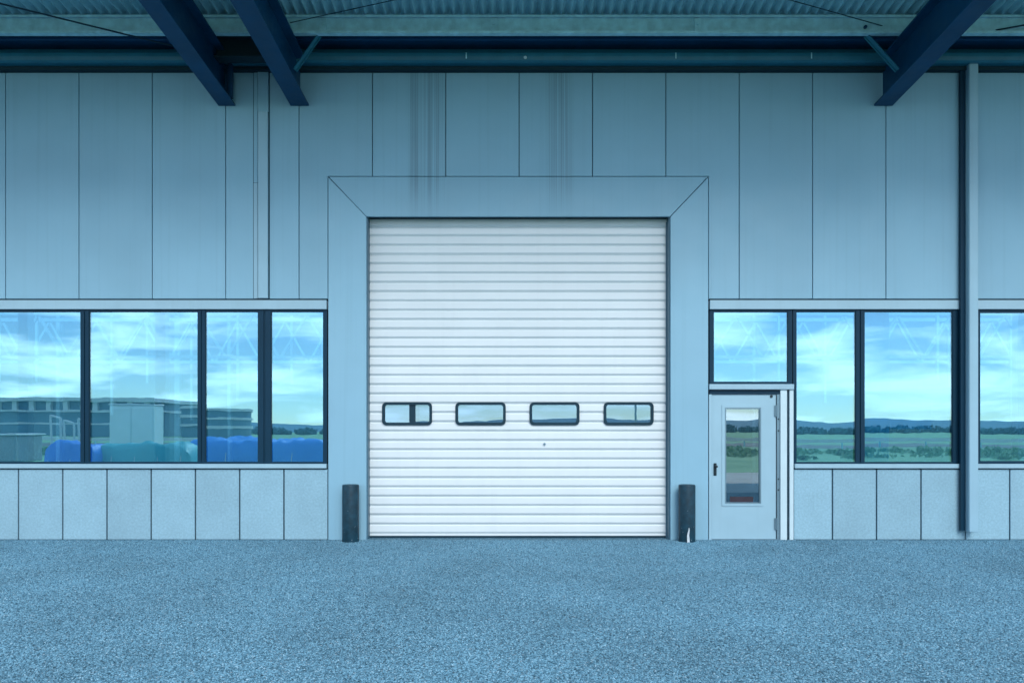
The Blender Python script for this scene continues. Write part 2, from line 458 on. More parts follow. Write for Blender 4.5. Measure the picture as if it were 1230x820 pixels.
for k in range(3):
    tmp = bpy.data.objects.new('chipping_shape', stone(k+1)); tmp.use_fake_user = False
    dp = ng.nodes.new('GeometryNodeDistributePointsOnFaces'); dp.inputs['Density'].default_value = CHIPS/3; dp.inputs['Seed'].default_value = k
    oi_ = ng.nodes.new('GeometryNodeObjectInfo'); oi_.inputs['Object'].default_value = tmp
    ip = ng.nodes.new('GeometryNodeInstanceOnPoints')
    rv = ng.nodes.new('FunctionNodeRandomValue'); rv.data_type = 'FLOAT_VECTOR'; rv.inputs['Min'].default_value = (-0.5, -0.5, 0); rv.inputs['Max'].default_value = (0.5, 0.5, 6.283)
    rs = ng.nodes.new('FunctionNodeRandomValue'); rs.data_type = 'FLOAT'; rs.inputs[2].default_value = 0.005; rs.inputs[3].default_value = 0.0108; rs.inputs['Seed'].default_value = 11+k
    ng.links.new(gi.outputs[0], dp.inputs['Mesh']); ng.links.new(dp.outputs['Points'], ip.inputs['Points'])
    ng.links.new(oi_.outputs['Geometry'], ip.inputs['Instance']); ng.links.new(rv.outputs[0], ip.inputs['Rotation']); ng.links.new(rs.outputs[1], ip.inputs['Scale'])
    ng.links.new(ip.outputs[0], jn.inputs[0])
ng.links.new(jn.outputs[0], go.inputs[0])
gm = gv.modifiers.new('scatter', 'NODES'); gm.node_group = ng
lines = MB()
for i in range(-30, 30):
    lines.box(i*8-1.5, i*8+1.5, -66.1, -65.9, -0.003, 0.004)
o = lines.build('road_marking', M['line']); tag(o, kind='structure')

# ------------------------------------------------------------------ the warehouse
W = empty('warehouse', (0, 0, 0))
tag(W, 'long blue grey industrial building with a tall white sectional loading door and ribbon windows', 'warehouse')

# openings
ZT = 7.12                               # underside of the roof at the wall
zw0, zw1 = Z(557), Z(371)               # window openings
core = MB()
cy0, cy1 = 0.05, 0.22
core.box(-20, X(440), cy0, cy1, Z(359), ZT)                       # above the left windows
core.box(X(805), 20, cy0, cy1, Z(359), ZT)
core.box(X(440), X(805), cy0, cy1, Z(258), ZT)                    # above the loading door
core.box(X(394), X(439), cy0, cy1, 0, Z(359))                     # portal jambs
core.box(X(806.5), X(852), cy0, cy1, 0, Z(359))
core.box(-20, X(394), cy0, cy1, 0, zw0)                           # below the windows
core.box(X(953), 20, cy0, cy1, 0, zw0)
core.build('wall_core', M['core'], W)

GAP = 0.0052
# tall cladding panels, one object each
def panel(x0, x1, z0, z1, y0=0.0, y1=0.045, name='wall_panel', m='clad'):
    gp_ = 0.010 if m == 'plinth' else GAP
    w, h = x1-x0-2*gp_, z1-z0-2*GAP
    b = MB(); b.box(-w/2, w/2, y0, y1, -h/2, h/2, 0.004)
    return b.build(name, M[m], W, loc=((x0+x1)/2, 0, (z0+z1)/2))
seams = [6.5 + 88.15*i for i in range(-5, 20)]
for a, c in zip(seams, seams[1:]):
    mid = (a+c)/2
    if a < 394 < c:                                               # L-shaped panel by the portal
        p = [(X(a)+GAP, Z(359)+GAP), (X(394)-GAP, Z(359)+GAP), (X(394)-GAP, Z(212)+GAP), (X(c)-GAP, Z(212)+GAP), (X(c)-GAP, ZT-GAP), (X(a)+GAP, ZT-GAP)]
        MB().prism(p, 0.0, 0.045, 0.004).build('wall_panel', M['clad'], W)
    elif a < 851 < c:
        p = [(X(a)+GAP, Z(212)+GAP), (X(851)+GAP, Z(212)+GAP), (X(851)+GAP, Z(359)+GAP), (X(c)-GAP, Z(359)+GAP), (X(c)-GAP, ZT-GAP), (X(a)+GAP, ZT-GAP)]
        MB().prism(p, 0.0, 0.045, 0.004).build('wall_panel', M['clad'], W)
    elif 394 <= a and c <= 851:
        panel(X(a), X(c), Z(212), ZT)
    else:
        panel(X(a), X(c), Z(359), ZT)

# portal surround: mitred header and two jambs
g = 0.0045
MB().prism([(X(394)+g*2.4, Z(212)-g), (X(851)-g*2.4, Z(212)-g), (X(805)-g*0.4, Z(260)), (X(440)+g*0.4, Z(260))], -0.006, 0.045, 0.004).build('door_surround', M['clad'], W)
MB().prism([(X(394)+g, 0), (X(440), 0), (X(440), Z(260)-g), (X(394)+g, Z(212)-g*2.6)], -0.006, 0.045, 0.004).build('door_surround', M['clad'], W)
MB().prism([(X(805.5), 0), (X(851)-g, 0), (X(851)-g, Z(212)-g*2.6), (X(805.5), Z(260)-g)], -0.006, 0.045, 0.004).build('door_surround', M['clad'], W)

# pale trims over and under the ribbon windows
def trim(x0, x1, z0, z1, y0=-0.022, y1=0.05, name='window_trim', m='trim'):
    return MB().box(x0, x1, y0, y1, z0, z1, 0.004).build(name, M[m], W)
trim(-12, X(392.5), Z(371.5), Z(360.5)); trim(X(852.5), X(1153), Z(371.5), Z(360.5)); trim(X(1173), 12, Z(371.5), Z(360.5))
trim(-12, X(392.5), Z(562), Z(556.8), -0.035, 0.05, 'window_sill'); trim(X(954), X(1153), Z(562), Z(556.8), -0.035, 0.05, 'window_sill'); trim(X(1173), 12, Z(562), Z(556.8), -0.035, 0.05, 'window_sill')

# concrete plinth panels
pl = [394 - 53.15*i for i in range(0, 14)]
for c, a in zip(pl, pl[1:]): panel(X(a), X(c), 0.0, Z(563), 0.0, 0.045, 'plinth_panel', 'plinth')
pr = [953, 1000, 1053, 1106.5, 1159.8, 1213, 1266, 1319, 1372]
for a, c in zip(pr, pr[1:]): panel(X(a), X(c), 0.0, Z(563), 0.0, 0.045, 'plinth_panel', 'plinth')

# ribbon windows: dark frame with mullions, each pane a piece
def window(x0, x1, z0, z1, bars, edge=4.0):
    b = MB(); e = edge/84
    b.box(x0, x1, 0.015, 0.10, z1-e*0.7, z1); b.box(x0, x1, 0.015, 0.10, z0, z0+e*0.6)
    b.box(x0, x0+e, 0.012, 0.103, z0, z1); b.box(x1-e, x1, 0.012, 0.103, z0, z1)
    edges = [x0+e]
    for a, c in bars:
        w = c-a
        b.box(a, a+w*0.44, 0.010, 0.105, z0, z1, 0.003); b.box(a+w*0.56, c, 0.010, 0.105, z0, z1, 0.003)
        b.box(a+w*0.40, a+w*0.60, 0.028, 0.10, z0, z1)
        edges += [a, c]
    edges.append(x1-e)
    f = b.build('window', M['frame'], W)
    for i in range(0, len(edges), 2):
        a, c = edges[i], edges[i+1]
        gasket = MB().ring(rect(a, c, z0+0.02, z1-0.03), rect(a+0.006, c-0.006, z0+0.030, z1-0.040), 0.020, 0.09).build('gasket', M['rubber'], f)
        p = MB().box(-(c-a)/2+0.004, (c-a)/2-0.004, 0, 0.008, -(z1-z0)/2+0.03, (z1-z0)/2-0.04).build('pane', M['glass'], f, loc=((a+c)/2, 0.034, (z0+z1)/2))
        p.rotation_euler = (R(random.uniform(-0.09, 0.09)), 0, R(random.uniform(-0.22, 0.22)))
    return f
window(X(-230), X(392.5), zw0, zw1, [(X(-90), X(-80)), (X(96), X(106)), (X(237), X(246)), (X(309.5), X(325))], 4.5)
window(X(953), X(1157), zw0, zw1, [(X(1028.5), X(1039))], 4.0)
MB().box(X(1145.5), X(1155), 0.008, 0.10, zw0+0.004, zw1-0.004).build('window_post', M['frame'], W)
window(X(1172), X(1420), zw0, zw1, [(X(1300), X(1310))], 6)
# light over the side door
window(X(852.5), X(952), Z(461), zw1, [], 5.0)

# ---------------- sectional loading door
D = empty('loading_door', (0, 0, 0)); D.parent = W
dz0, dzt = 0.0, 0.0
rib = 11.16/84
DY = 0.20
FD = (DIST + DY)/DIST
def XD(px): return X(px)*FD
def ZD(py): return EYE + (514.0 - py)/84.0*FD
dz0, dzt = 0.004, ZD(259); rib *= FD
dxa, dxb = X(441)-0.03, X(803)+0.03
# rows locked to the hatch windows: joints at 485 and 507.4
def rowz(k): return ZD(485.2) - rib*k     # top of row k
hat = [(459, 519), (547, 607.5), (636, 696), (725, 785)]
cache = {}
def slat_mesh(key, spans, h, joint):
    if key in cache: return cache[key]
    b = MB()
    t = 0.006 if joint else 0.0
    prof = [(DY+0.035, 0.0), (DY+0.020, 0.0), (DY+0.019, 0.010), (DY+0.003, 0.034), (DY, 0.042), (DY+0.0015, h*0.6), (DY+0.004, h-0.010-t), (DY+0.012, h-t), (DY+0.022, h-t), (DY+0.022, h-0.0006), (DY+0.035, h-0.0006)]
    if h < 0.075: prof = [(DY+0.035, 0.0), (DY, 0.0), (DY, h-0.014), (DY+0.012, h-0.0006), (DY+0.035, h-0.0006)]
    for a, c in spans: b.extrude_x(prof, a, c)
    me = bpy.data.meshes.new('slat'); b.bm.normal_update(); b.bm.to_mesh(me); b.bm.free(); me.materials.append(M['slat'])
    cache[key] = me; return me
k0 = -20; k1 = 15; zlast = 1.0
for k in range(k0, k1):
    zt = rowz(k); zb = zt - rib
    if zb > dzt: continue
    if zt < dz0 + 0.02: continue
    hgt = rib; zb_ = zb
    if zb < dz0 + 0.028: zb_ = dz0 + 0.028; hgt = zt - zb_
    if hgt < 0.03: continue
    zlast = zb_
    joint = (k % 4 == 0)
    if k in (0, 1):
        spans = []; x = dxa
        for a, c in hat: spans.append((x, XD(a)+0.02)); x = XD(c)-0.02
        spans.append((x, dxb))
    else:
        spans = [(dxa, dxb)]
    off = random.uniform(-0.0012, 0.0012)
    for sp_ in spans:
        o = bpy.data.objects.new('slat', slat_mesh((round(hgt, 3), joint, sp_), [sp_], hgt, joint))
        o.location = (0, off, zb_); link(o, D)
MB().box(dxa, dxb, DY-0.004, DY+0.036, 0.0, dz0+0.026, 0.004).build('bottom_seal', M['rubber'], D)
if zlast > dz0 + 0.032: MB().box(dxa, dxb, DY+0.001, DY+0.034, dz0+0.027, zlast-0.001, 0.003).build('bottom_rail', M['slat'], D)
for a, c in hat:
    za, zc = ZD(510.4), ZD(482.8)
    e = 3.3/84
    MB().ring(rrect(XD(a), XD(c), za, zc, 0.065), rrect(XD(a)+e, XD(c)-e, za+e, zc-e, 0.035), DY-0.018, DY+0.05).build('hatch_frame', M['rubber'], D, smooth=40)
    p = MB().prism(rrect(XD(a)+e*0.5, XD(c)-e*0.5, za+e*0.5, zc-e*0.5, 0.045), -0.004, 0.004).build('hatch_pane', M['hatchglass'], D)
    p.location = (0, DY+0.012, 0)
# guides and head of the opening
MB().box(X(438.5), X(441.2), 0.046, DY+0.08, 0, Z(259)).box(X(439.0), X(440.6), DY-0.03, DY-0.004, 0, Z(263)).build('door_guide', M['reveal'], W)
MB().box(X(804), X(806.8), 0.046, DY+0.08, 0, Z(259)).box(X(802.8), X(806.0), DY-0.03, DY-0.004, 0, Z(263)).build('door_guide', M['reveal'], W)
MB().box(X(441.3), X(804), DY-0.045, DY-0.01, ZD(261.5), Z(256)).build('door_head_seal', M['reveal'], W)
MB().box(X(441), X(803), DY-0.03, DY-0.012, ZD(263.4), ZD(261.6)).build('door_head_seal', M['rubber'], W)
# small pull knob and scuffs
MB().box(XD(491.5), XD(499.0), DY+0.002, DY+0.014, ZD(508), ZD(485)).build('hatch_bar', M['rubber'], D)
MB().tube((XD(654), DY+0.004, ZD(533)), (XD(654), DY-0.02, ZD(533)), 0.018, 12).build('lock_knob', M['hinge'], D)

# ---------------- side door
SD = empty('side_door', (0, 0, 0)); SD.parent = W
ly = 0.03
zdt = Z(473.5)
trim(X(851.5), X(953), Z(467.6), Z(461.2), -0.035, 0.05, 'door_head_trim')
MB().box(X(852.5), X(938), 0.012, 0.11, Z(473.2), Z(467.8)).build('door_frame', M['frame'], W)
MB().box(X(851.8), X(855.2), 0.006, 0.11, 0, Z(473.4)).build('door_frame', M['leaf'], W)
MB().box(X(933.6), X(937.2), 0.012, 0.11, 0, Z(473.4)).build('door_frame', M['hinge'], W)
MB().box(X(937.2), X(945.2), -0.012, 0.11, 0, Z(467.8), 0.004).build('door_post', M['white'], W)
MB().box(X(945.2), X(948.2), 0.03, 0.11, 0, Z(467.8)).build('door_post', M['frame'], W)
MB().box(X(948.2), X(953), -0.010, 0.11, 0, Z(467.8), 0.003).build('door_post', M['white'], W)
lx0, lx1 = X(855.8), X(932.8)
gx0, gx1, gz0, gz1 = X(871.5), X(914.5), Z(604.5), Z(489.5)
MB().ring(rect(lx0, lx1, 0.012, zdt), rect(gx0-0.01, gx1+0.01, gz0-0.01, gz1+0.01), ly, ly+0.05).build('door_leaf', M['leaf'], SD)
MB().ring(rect(X(867.8), X(917.6), Z(607.6), Z(486)), rect(gx0-0.004, gx1+0.004, gz0-0.004, gz1+0.004), ly-0.010, ly-0.0005).build('glazing_bead', M['leaf'], SD)
MB().ring(rect(gx0-0.003, gx1+0.003, gz0-0.003, gz1+0.003), rect(gx0+0.016, gx1-0.016, gz0+0.012, gz1-0.018), ly-0.006, ly+0.02).build('glazing_gasket', M['hinge'], SD)
MB().box(gx0, gx1, ly+0.021, ly+0.029, gz0, gz1).build('door_pane', M['doorglass'], SD)
MB().box(X(878), X(906), ly+0.018, ly+0.0195, Z(603), Z(596.5)).build('window_sticker', M['red'], SD)
hx = X(859.5)
MB().box(hx-0.022, hx+0.022, ly-0.012, ly-0.0004, Z(571), Z(556), 0.006).tube((hx, ly-0.01, Z(559.5)), (hx, ly-0.055, Z(559.5)), 0.013, 12).tube((hx-0.005, ly-0.05, Z(559.5)), (hx+0.085-0.06, ly-0.058, Z(560)), 0.014, 12).tube((hx, ly-0.012, Z(567.5)), (hx, ly-0.024, Z(567.5)), 0.013, 12).build('door_handle', M['handle'], SD, smooth=35)
for za, zb in ((500, 486.5), (636, 622)):
    MB().box(X(930.6), X(933.4), ly-0.014, ly-0.0004, Z(za), Z(zb), 0.003).tube((X(933.2), ly-0.02, Z(za)), (X(933.2), ly-0.02, Z(zb)), 0.010, 10).build('hinge', M['hinge'], SD)
MB().tube((X(927.3), ly, Z(475.6)), (X(927.3), ly-0.012, Z(475.6)), 0.02, 12).build('door_stud', M['handle'], SD)
for pyy in (503, 517, 575, 588):
    MB().tube((X(935.4), 0.012, Z(pyy)), (X(935.4), 0.004, Z(pyy)), 0.011, 8).build('frame_screw', M['handle'], W)
MB().box(X(855), X(934), -0.01, 0.12, 0.0, 0.011).build('door_threshold', M['hinge'], W)

# ---------------- wall ends, roof, inside
body = MB()
body.box(-20.2, -20.0, 0.05, 30, 0, ZT); body.box(20.0, 20.2, 0.05, 30, 0, ZT); body.box(-20.2, 20.2, 30, 30.2, 0, ZT+0.1)
body.build('outer_wall', M['inside'], W)
MB().box(-20, 20, 0.36, 30, -0.05, 0.01).build('indoor_floor', M['floor'], W)
MB().box(-20, 20, 13.0, 13.15, 0.02, ZT-0.05).build('partition', M['inside'], W)
roof = MB()                                                       # roof; two unseen gaps added to let sun onto the white steel inside
for ya, yb in ((0.02, 2.2), (7.6, 9.5), (11.0, 30.2)): roof.box(-20.3, 20.3, ya, yb, ZT+0.02, ZT+0.3)
roof.build('roof', M['inside'], W)
# lattice girders, hangers and columns of white steel behind the windows
for gy, zb, zt in ((7.0, 3.2, 4.2), (9.6, 3.3, 4.4)):
    t = MB()
    t.box(-19, 19, gy-0.05, gy+0.05, zt, zt+0.09); t.box(-19, 19, gy-0.05, gy+0.05, zb, zb+0.07)
    x = -19; up = True
    while x < 18.5:
        t.bar((x, gy, zb if up else zt), (x+0.62, gy, zt if up else zb), 0.05, 0.05); x += 0.62; up = not up
    t.build('lattice_girder', M['intwhite'], W)
rnd = random.Random(4)
for i in range(34):
    x = -17 + i*1.02 + rnd.uniform(-0.3, 0.3)
    if -3.2 < x < 3.2: continue
    y = rnd.choice((8.8, 9.9, 10.4)); zl = rnd.uniform(1.7, 3.0)
    MB().box(x-0.03, x+0.03, y-0.03, y+0.03, zl, ZT).build('hanger', M['intwhite'], W)
for x in (-14.5, -8.9, -6.4, -3.3, 3.6, 9.3, 15.0):
    MB().box(x-0.09, x+0.09, 3.1, 3.28, 0.01, ZT).build('indoor_column', M['intwhite'], W)
MB().box(X(490.5), X(499.5), 0.42, 0.5, 0.01, 3.4).build('indoor_post', M['frame'], W)
for x, w in ((-9.0, 0.07), (-12.2, 0.05), (-7.6, 0.04), (6.5, 0.04), (13.6, 0.05)):
    MB().box(x-w, x+w, 10.0, 10.14, 0.01, ZT).build('indoor_column', M['intwhite'], W)
# pale blind boards standing just inside the right-hand window
MB().box(X(1041), X(1080), 0.30, 0.32, zw0-0.05, zw1+0.1).build('blind', M['intwhite'], W)
MB().box(X(1080.5), X(1132), 0.30, 0.32, zw0+0.5, Z(486)).build('blind', M['intwhite'], W)

# ------------------------------------------------------------------ things fixed on the wall
# flat cable trunking on the left
T = empty('cable_trunking', (X(316.5), 0, Z(359)))
tag(T, 'flat vertical cable trunking running down the cladding left of the loading door', 'trunking')
def local(mb, name, m, par, **k):
    o = mb.build(name, m, par, **k); o.matrix_parent_inverse = par.matrix_world.inverted(); return o
bpy.context.view_layer.update()
local(MB().box(X(310.4), X(323.0), -0.030, -0.0015, Z(135), 6.74, 0.004), 'upper_cover', M['clad'], T)
local(MB().box(X(310.8), X(322.6), -0.040, -0.0015, Z(358.5), Z(135)-0.004, 0.004), 'lower_cover', M['clad2'], T)
local(MB().box(X(305), X(309.8), -0.014, -0.0015, Z(358.5), Z(220), 0.002), 'side_strip', M['clad2'], T)
local(MB().box(X(305), X(309.8), -0.012, -0.0015, Z(219.5), 6.74, 0.002), 'side_strip', M['clad'], T)

local(MB().box(X(304.2), X(324.0), -0.0014, -0.0002, Z(358.7), 6.74), 'seam_shadow_strip', M['core'], T)  # near-black backing paints the shadow lines along the trunking seams
# boxed steel downpipe on the right
P = empty('downpipe', (X(1165), -0.08, Z(636)))
tag(P, 'square blue grey downpipe standing off the wall between the two right-hand windows', 'downpipe')
bpy.context.view_layer.update()
px0, px1 = 6.445, 6.575
local(MB().box(px0, px1, -0.165, -0.045, Z(637), 6.80, 0.008, 2), 'pipe', M['clad2'], P)
for zb in (Z(600), Z(520), Z(365), Z(230), Z(100)):
    local(MB().box(px0+0.03, px1-0.03, -0.046, 0.0, zb-0.03, zb+0.03), 'bracket', M['frame'], P)
local(MB().box(px0-0.07, px0-0.002, -0.075, -0.037, Z(636), 6.80), 'pipe_shade_strip', M['frame'], P)  # dark strip paints the shaded left side of the pipe

# ------------------------------------------------------------------ the canopy
C = empty('canopy', (0, -0.3, 6.19))
tag(C, 'dark blue steel canopy with corrugated roof sheets on beams jutting from the warehouse wall', 'canopy')
bpy.context.view_layer.update()
LEN = 3.2; SL = 0.08
def zs(y, z): return z + SL*(-y)                                  # rises away from the wall
def beam(xa, xb):
    b = MB(); t = 0.024; zb, zt = 6.19, 6.77; xm = (xa+xb)/2
    def pl(x0, x1, z0, z1, y0=-0.02, y1=-LEN):
        bb = bmesh.new()
        v = [bb.verts.new((x, y, zs(y, z))) for y in (y0, y1) for x, z in ((x0, z0), (x1, z0), (x1, z1), (x0, z1))]
        for f in ((0,1,2,3), (7,6,5,4), (0,4,5,1), (1,5,6,2), (2,6,7,3), (3,7,4,0)): bb.faces.new([v[i] for i in f])
        bmesh.ops.recalc_face_normals(bb, faces=list(bb.faces)); b._merge(bb)
    pl(xa, xb, zb, zb+t); pl(xa, xb, zt-t, zt); pl(xm-0.008, xm+0.008, zb+t+0.0005, zt-t-0.0005)
    o = local(b, 'beam', M['steel'], C)
    e = MB(); e.box(xa-0.012, xb+0.012, -0.019, -0.001, 6.15, 6.80)
    e.box(xm-0.10, xm-0.012, -0.10, -0.088, 6.225, 6.74).box(xm+0.012, xm+0.10, -0.10, -0.088, 6.225, 6.74)
    p = e.build('end_plate', M['steel'], o); p.matrix_parent_inverse = o.matrix_world.inverted() if False else C.matrix_world.inverted()
    for sx in (-1, 1):
        for z in (6.3, 6.5, 6.68):
            q = MB().tube((xm+sx*0.09, -0.019, z), (xm+sx*0.09, -0.04, z), 0.016, 6).build('bolt', M['steel'], o)
            q.matrix_parent_inverse = C.matrix_world.inverted()
    return o
beams = [(-4.19, -3.95), (-3.16, -2.90), (5.17, 5.43)]
for a, c in beams: beam(a, c)
beam(13.2, 13.48); beam(-12.0, -11.74)
# purlins: galvanised lipped channels
def purlin(y, zb):
    h = 0.225; t = 0.012
    b = MB()
    b.extrude_x([(y, zb), (y+t, zb), (y+t, zb+h), (y, zb+h)], -14, 14)
    b.extrude_x([(y-0.06, zb-0.010), (y+t, zb-0.010), (y+t, zb-0.0005), (y-0.06, zb-0.0005)], -14, 14)
    b.extrude_x([(y-0.06, zb+h+0.0005), (y+t, zb+h+0.0005), (y+t, zb+h+0.010), (y-0.06, zb+h+0.010)], -14, 14)
    b.extrude_x([(y-0.068, zb-0.010), (y-0.0605, zb-0.010), (y-0.0605, zb+0.022), (y-0.068, zb+0.022)], -14, 14)
    b.extrude_x([(y-0.068, zb+h-0.02), (y-0.0605, zb+h-0.02), (y-0.0605, zb+h+0.010), (y-0.068, zb+h+0.010)], -14, 14)
    o = local(b, 'purlin', M['galv'], C)
    return o
pz = lambda y: zs(y, 6.771) + 0.012
for y in (-0.75, -3.05): purlin(y, pz(y))
# cleats on the first purlin
for px in (593, 838, 388):
    x = (px-615)*10.64/956.7
    local(MB().box(x-0.045, x+0.045, -0.772, -0.7505, pz(-0.75)+0.03, pz(-0.75)+0.215).tube((x, -0.772, pz(-0.75)+0.13), (x, -0.79, pz(-0.75)+0.13), 0.014, 6), 'cleat', M['galv'], C)
x = (1039-615)*10.64/956.7
local(MB().tube((x, -0.7505, pz(-0.75)+0.10), (x, -0.775, pz(-0.75)+0.10), 0.022, 12), 'bolt', M['steel'], C)
# corrugated sheet, both faces
b = MB(); pitch = 0.130; n = int(28/pitch)*8
base = lambda y: zs(y, 6.771) + 0.012 + 0.225 + 0.012
rows = []
for th in (0.0, 0.012):
    for y in (-0.03, -1.8, -LEN-0.15):
        rows.append([b.bm.verts.new((-14 + i*pitch/8, y, base(y) + 0.036 + 0.034*math.sin(2*math.pi*i/8) + th)) for i in range(n+1)])
for lo in (0, 3):
    for r in (lo, lo+1):
        for i in range(n):
            q = (rows[r][i], rows[r][i+1], rows[r+1][i+1], rows[r+1][i])
            b.bm.faces.new(q if lo == 3 else q[::-1])
for i in range(n): b.bm.faces.new((rows[2][i], rows[2][i+1], rows[5][i+1], rows[5][i]))
local(b, 'roof_sheet', M['sheet'], C, smooth=50)
# fascia at the outer edge
local(MB().box(-14.1, 14.1, -LEN-0.22, -LEN-0.17, zs(-LEN, 6.70), zs(-LEN, 7.2)), 'fascia', M['steel'], C)
# eaves members on the wall
def along(prof, name, m): return local(MB().extrude_x(prof, -14, 14), name, m, C)
# upper channel
along([(-0.30, 6.985), (-0.02, 6.985), (-0.02, 7.09), (-0.30, 7.09), (-0.315, 7.075), (-0.315, 7.05), (-0.30, 7.04), (-0.30, 7.035), (-0.315, 7.025), (-0.315, 7.0)], 'eaves_channel', M['steel'])
# gutter trough below: slanted upper face, upright lower face, rolled bottom
along([(-0.20, 6.725), (-0.235, 6.745), (-0.245, 6.79), (-0.245, 6.845), (-0.19, 6.875), (-0.16, 6.93), (-0.02, 6.93), (-0.02, 6.725)], 'eaves_gutter', M['gutter'])
along([(-0.10, 6.668), (-0.10, 6.715), (-0.004, 6.715), (-0.004, 6.668)], 'gutter_shadow_strip', M['core'])  # near-black strip painting the shadow line under the gutter
local(MB().tube((X(631)*0.975, -0.246, 6.775), (X(631)*0.975, -0.252, 6.775), 0.022, 10), 'gutter_label', M['white'], C)
for px in (812, 975, 560):
    x = X(px)*0.978
    local(MB().box(x-0.008, x+0.008, -0.2485, -0.2455, 6.76, 6.845), 'gutter_joint', M['galv'], C)
# short link beam and hanger between the paired beams
local(MB().box(-4.06, -3.05, -0.56, -0.36, 6.64, 6.66).box(-4.06, -3.05, -0.445, -0.435, 6.66, 6.93).box(-4.06, -3.05, -0.56, -0.36, 6.93, 6.95), 'link_beam', M['core'], C)  # near-black colour on the link beam paints in the shade between the beams
local(MB().box(-4.13, -3.99, -0.12, -0.105, 6.2, 6.75).box(-3.985, -3.945, -0.20, -0.11, 6.25, 6.9), 'stiffener', M['steel'], C)
# knee braces from the purlin down to the beam
for x0, x1 in ((-2.93, -2.58), (5.20, 4.74)):
    local(MB().bar((x0, -0.62, 6.42), (x1, -0.70, pz(-0.75)+0.01), 0.012, 0.06).bar((x0, -0.66, 6.42), (x1, -0.74, pz(-0.75)+0.01), 0.06, 0.012), 'knee_brace', M['gutter'], C)
# wind bracing rods under the sheet
def rod(a, c, r=0.011): local(MB().tube(a, c, r, 8), 'bracing_rod', M['rod'], C)
rod((-4.12, -0.2, 6.80), (-9.0, -3.05, 6.93))
rod((-2.95, -0.80, 6.98), (1.2, -2.27, 7.05), 0.006); rod((5.3, -0.60, 6.96), (1.2, -2.30, 7.03), 0.006)
rod((5.45, -0.35, 6.88), (9.6, -1.95, 7.0))

# ------------------------------------------------------------------ bollards
def bollard(px, label):
    t = empty('bollard', (X(px)*0.984, -0.16, 0)); tag(t, label, 'bollard', 'bollards guarding the loading door')
    b = MB().lathe([(0.118, 0.0), (0.118, 0.785), (0.114, 0.797), (0.104, 0.802), (0.0, 0.804)], 40).build('post', M['bollard'], t, smooth=40)
    return t
bollard(420.8, 'short black steel bollard with chipped paint on its right, left of the loading door')
B2 = bollard(825.6, 'short black steel bollard with a white scrape at its foot, beside the side door')
s = MB()
pts = [(-0.004, 0.0, 0.016), (-0.006, 0.05, 0.018), (-0.010, 0.10, 0.013), (-0.004, 0.14, 0.012), (0.004, 0.175, 0.008), (0.003, 0.205, 0.003)]
def onpost(dx, z): return (dx, -math.sqrt(0.1195**2 - dx*dx), z)
vs = [(s.bm.verts.new(onpost(c-w, z)), s.bm.verts.new(onpost(c+w, z))) for c, z, w in pts]
for (a, c), (d, e) in zip(vs, vs[1:]): s.bm.faces.new((a, c, e, d))
s.build('paint_scrape', M['hinge2'], B2)

# ------------------------------------------------------------------ what the panes mirror: the land across the yard
def tarp(label, m, x0, x1, y, dep, h, seed):
    """goods under a tarpaulin: a draped sheet over a pile, hem on the ground"""
    t = empty('covered_goods', ((x0+x1)/2, y, 0)); tag(t, label, 'covered goods', 'piles of goods under tarpaulins')
    nx, ny = 44, 14; w = x1-x0; b = MB(); g_ = []
    for j in range(ny+1):
        row = []
        for i in range(nx+1):
            u, v = i/nx*2-1, j/ny*2-1
            e = max(abs(u)**8, abs(v)**6)
            z = h*(1-e)**0.5 if e < 1 else 0.0
            n_ = mnoise.noise(Vector((u*w*0.45, v*dep*0.6, seed)))*0.16 + mnoise.noise(Vector((u*w*1.6, v*dep*2, seed+9)))*0.10 + mnoise.noise(Vector((u*w*4.0, v*dep*3, seed+3)))*0.04
            z = max(0.0, z*(1 + n_))
            row.append(b.bm.verts.new((u*w/2, v*dep/2, z)))
        g_.append(row)
    for r0, r1 in zip(g_, g_[1:]):
        for i in range(nx): b.bm.faces.new((r0[i], r0[i+1], r1[i+1], r1[i]))
    b.build('tarpaulin', m, t, smooth=60)
    for i in range(5):
        x = -w/2 + w*(i+0.5)/5
        MB().bar((x, dep/2+0.02, 0.02), (x, dep/2-0.10, h*0.55), 0.02, 0.02).build('rope', M['fascia'], t)
tarp('long pile under a bright blue tarpaulin, mirrored in the panes nearest the loading door', M['blue'], -13.5, -6.9, -21.6, 2.2, 1.22, 1.0)
tarp('low pile under a teal tarpaulin, mirrored in front of the white storage box', M['teal'], -16.2, -11.9, -18.9, 1.8, 1.0, 4.0)
tarp('short pile under a royal blue tarpaulin, mirrored by the first window post', M['royal'], -17.2, -15.2, -18.2, 1.6, 1.05, 7.0)
V = empty('storage_box', (-17.0, -24.5, 0)); tag(V, 'tall pale site storage box standing behind the teal tarpaulin', 'storage box')
MB().box(-1.0, 1.0, -0.5, 0.5, 0.05, 2.6, 0.04, 2).build('box_body', M['pale'], V)
MB().box(-1.03, 1.03, -0.53, 0.53, 2.6, 2.68, 0.02).build('box_roof', M['fascia'], V)
for sx in (-1, 1): MB().box(min(0.02*sx, 0.94*sx), max(0.02*sx, 0.94*sx), 0.501, 0.53, 0.12, 2.5, 0.01).build('box_door', M['pale'], V)
K = empty('site_cabin', (-22.9, -24.0, 0)); tag(K, 'small grey site cabin at the far left end, mirrored in the leftmost pane', 'cabin')
MB().box(-1.2, 1.2, -1.0, 1.0, 0.1, 1.25, 0.05).build('cabin_body', M['grey'], K)
MB().box(-1.3, 1.3, -1.1, 1.1, 1.25, 1.33, 0.02).build('cabin_roof', M['fascia'], K)
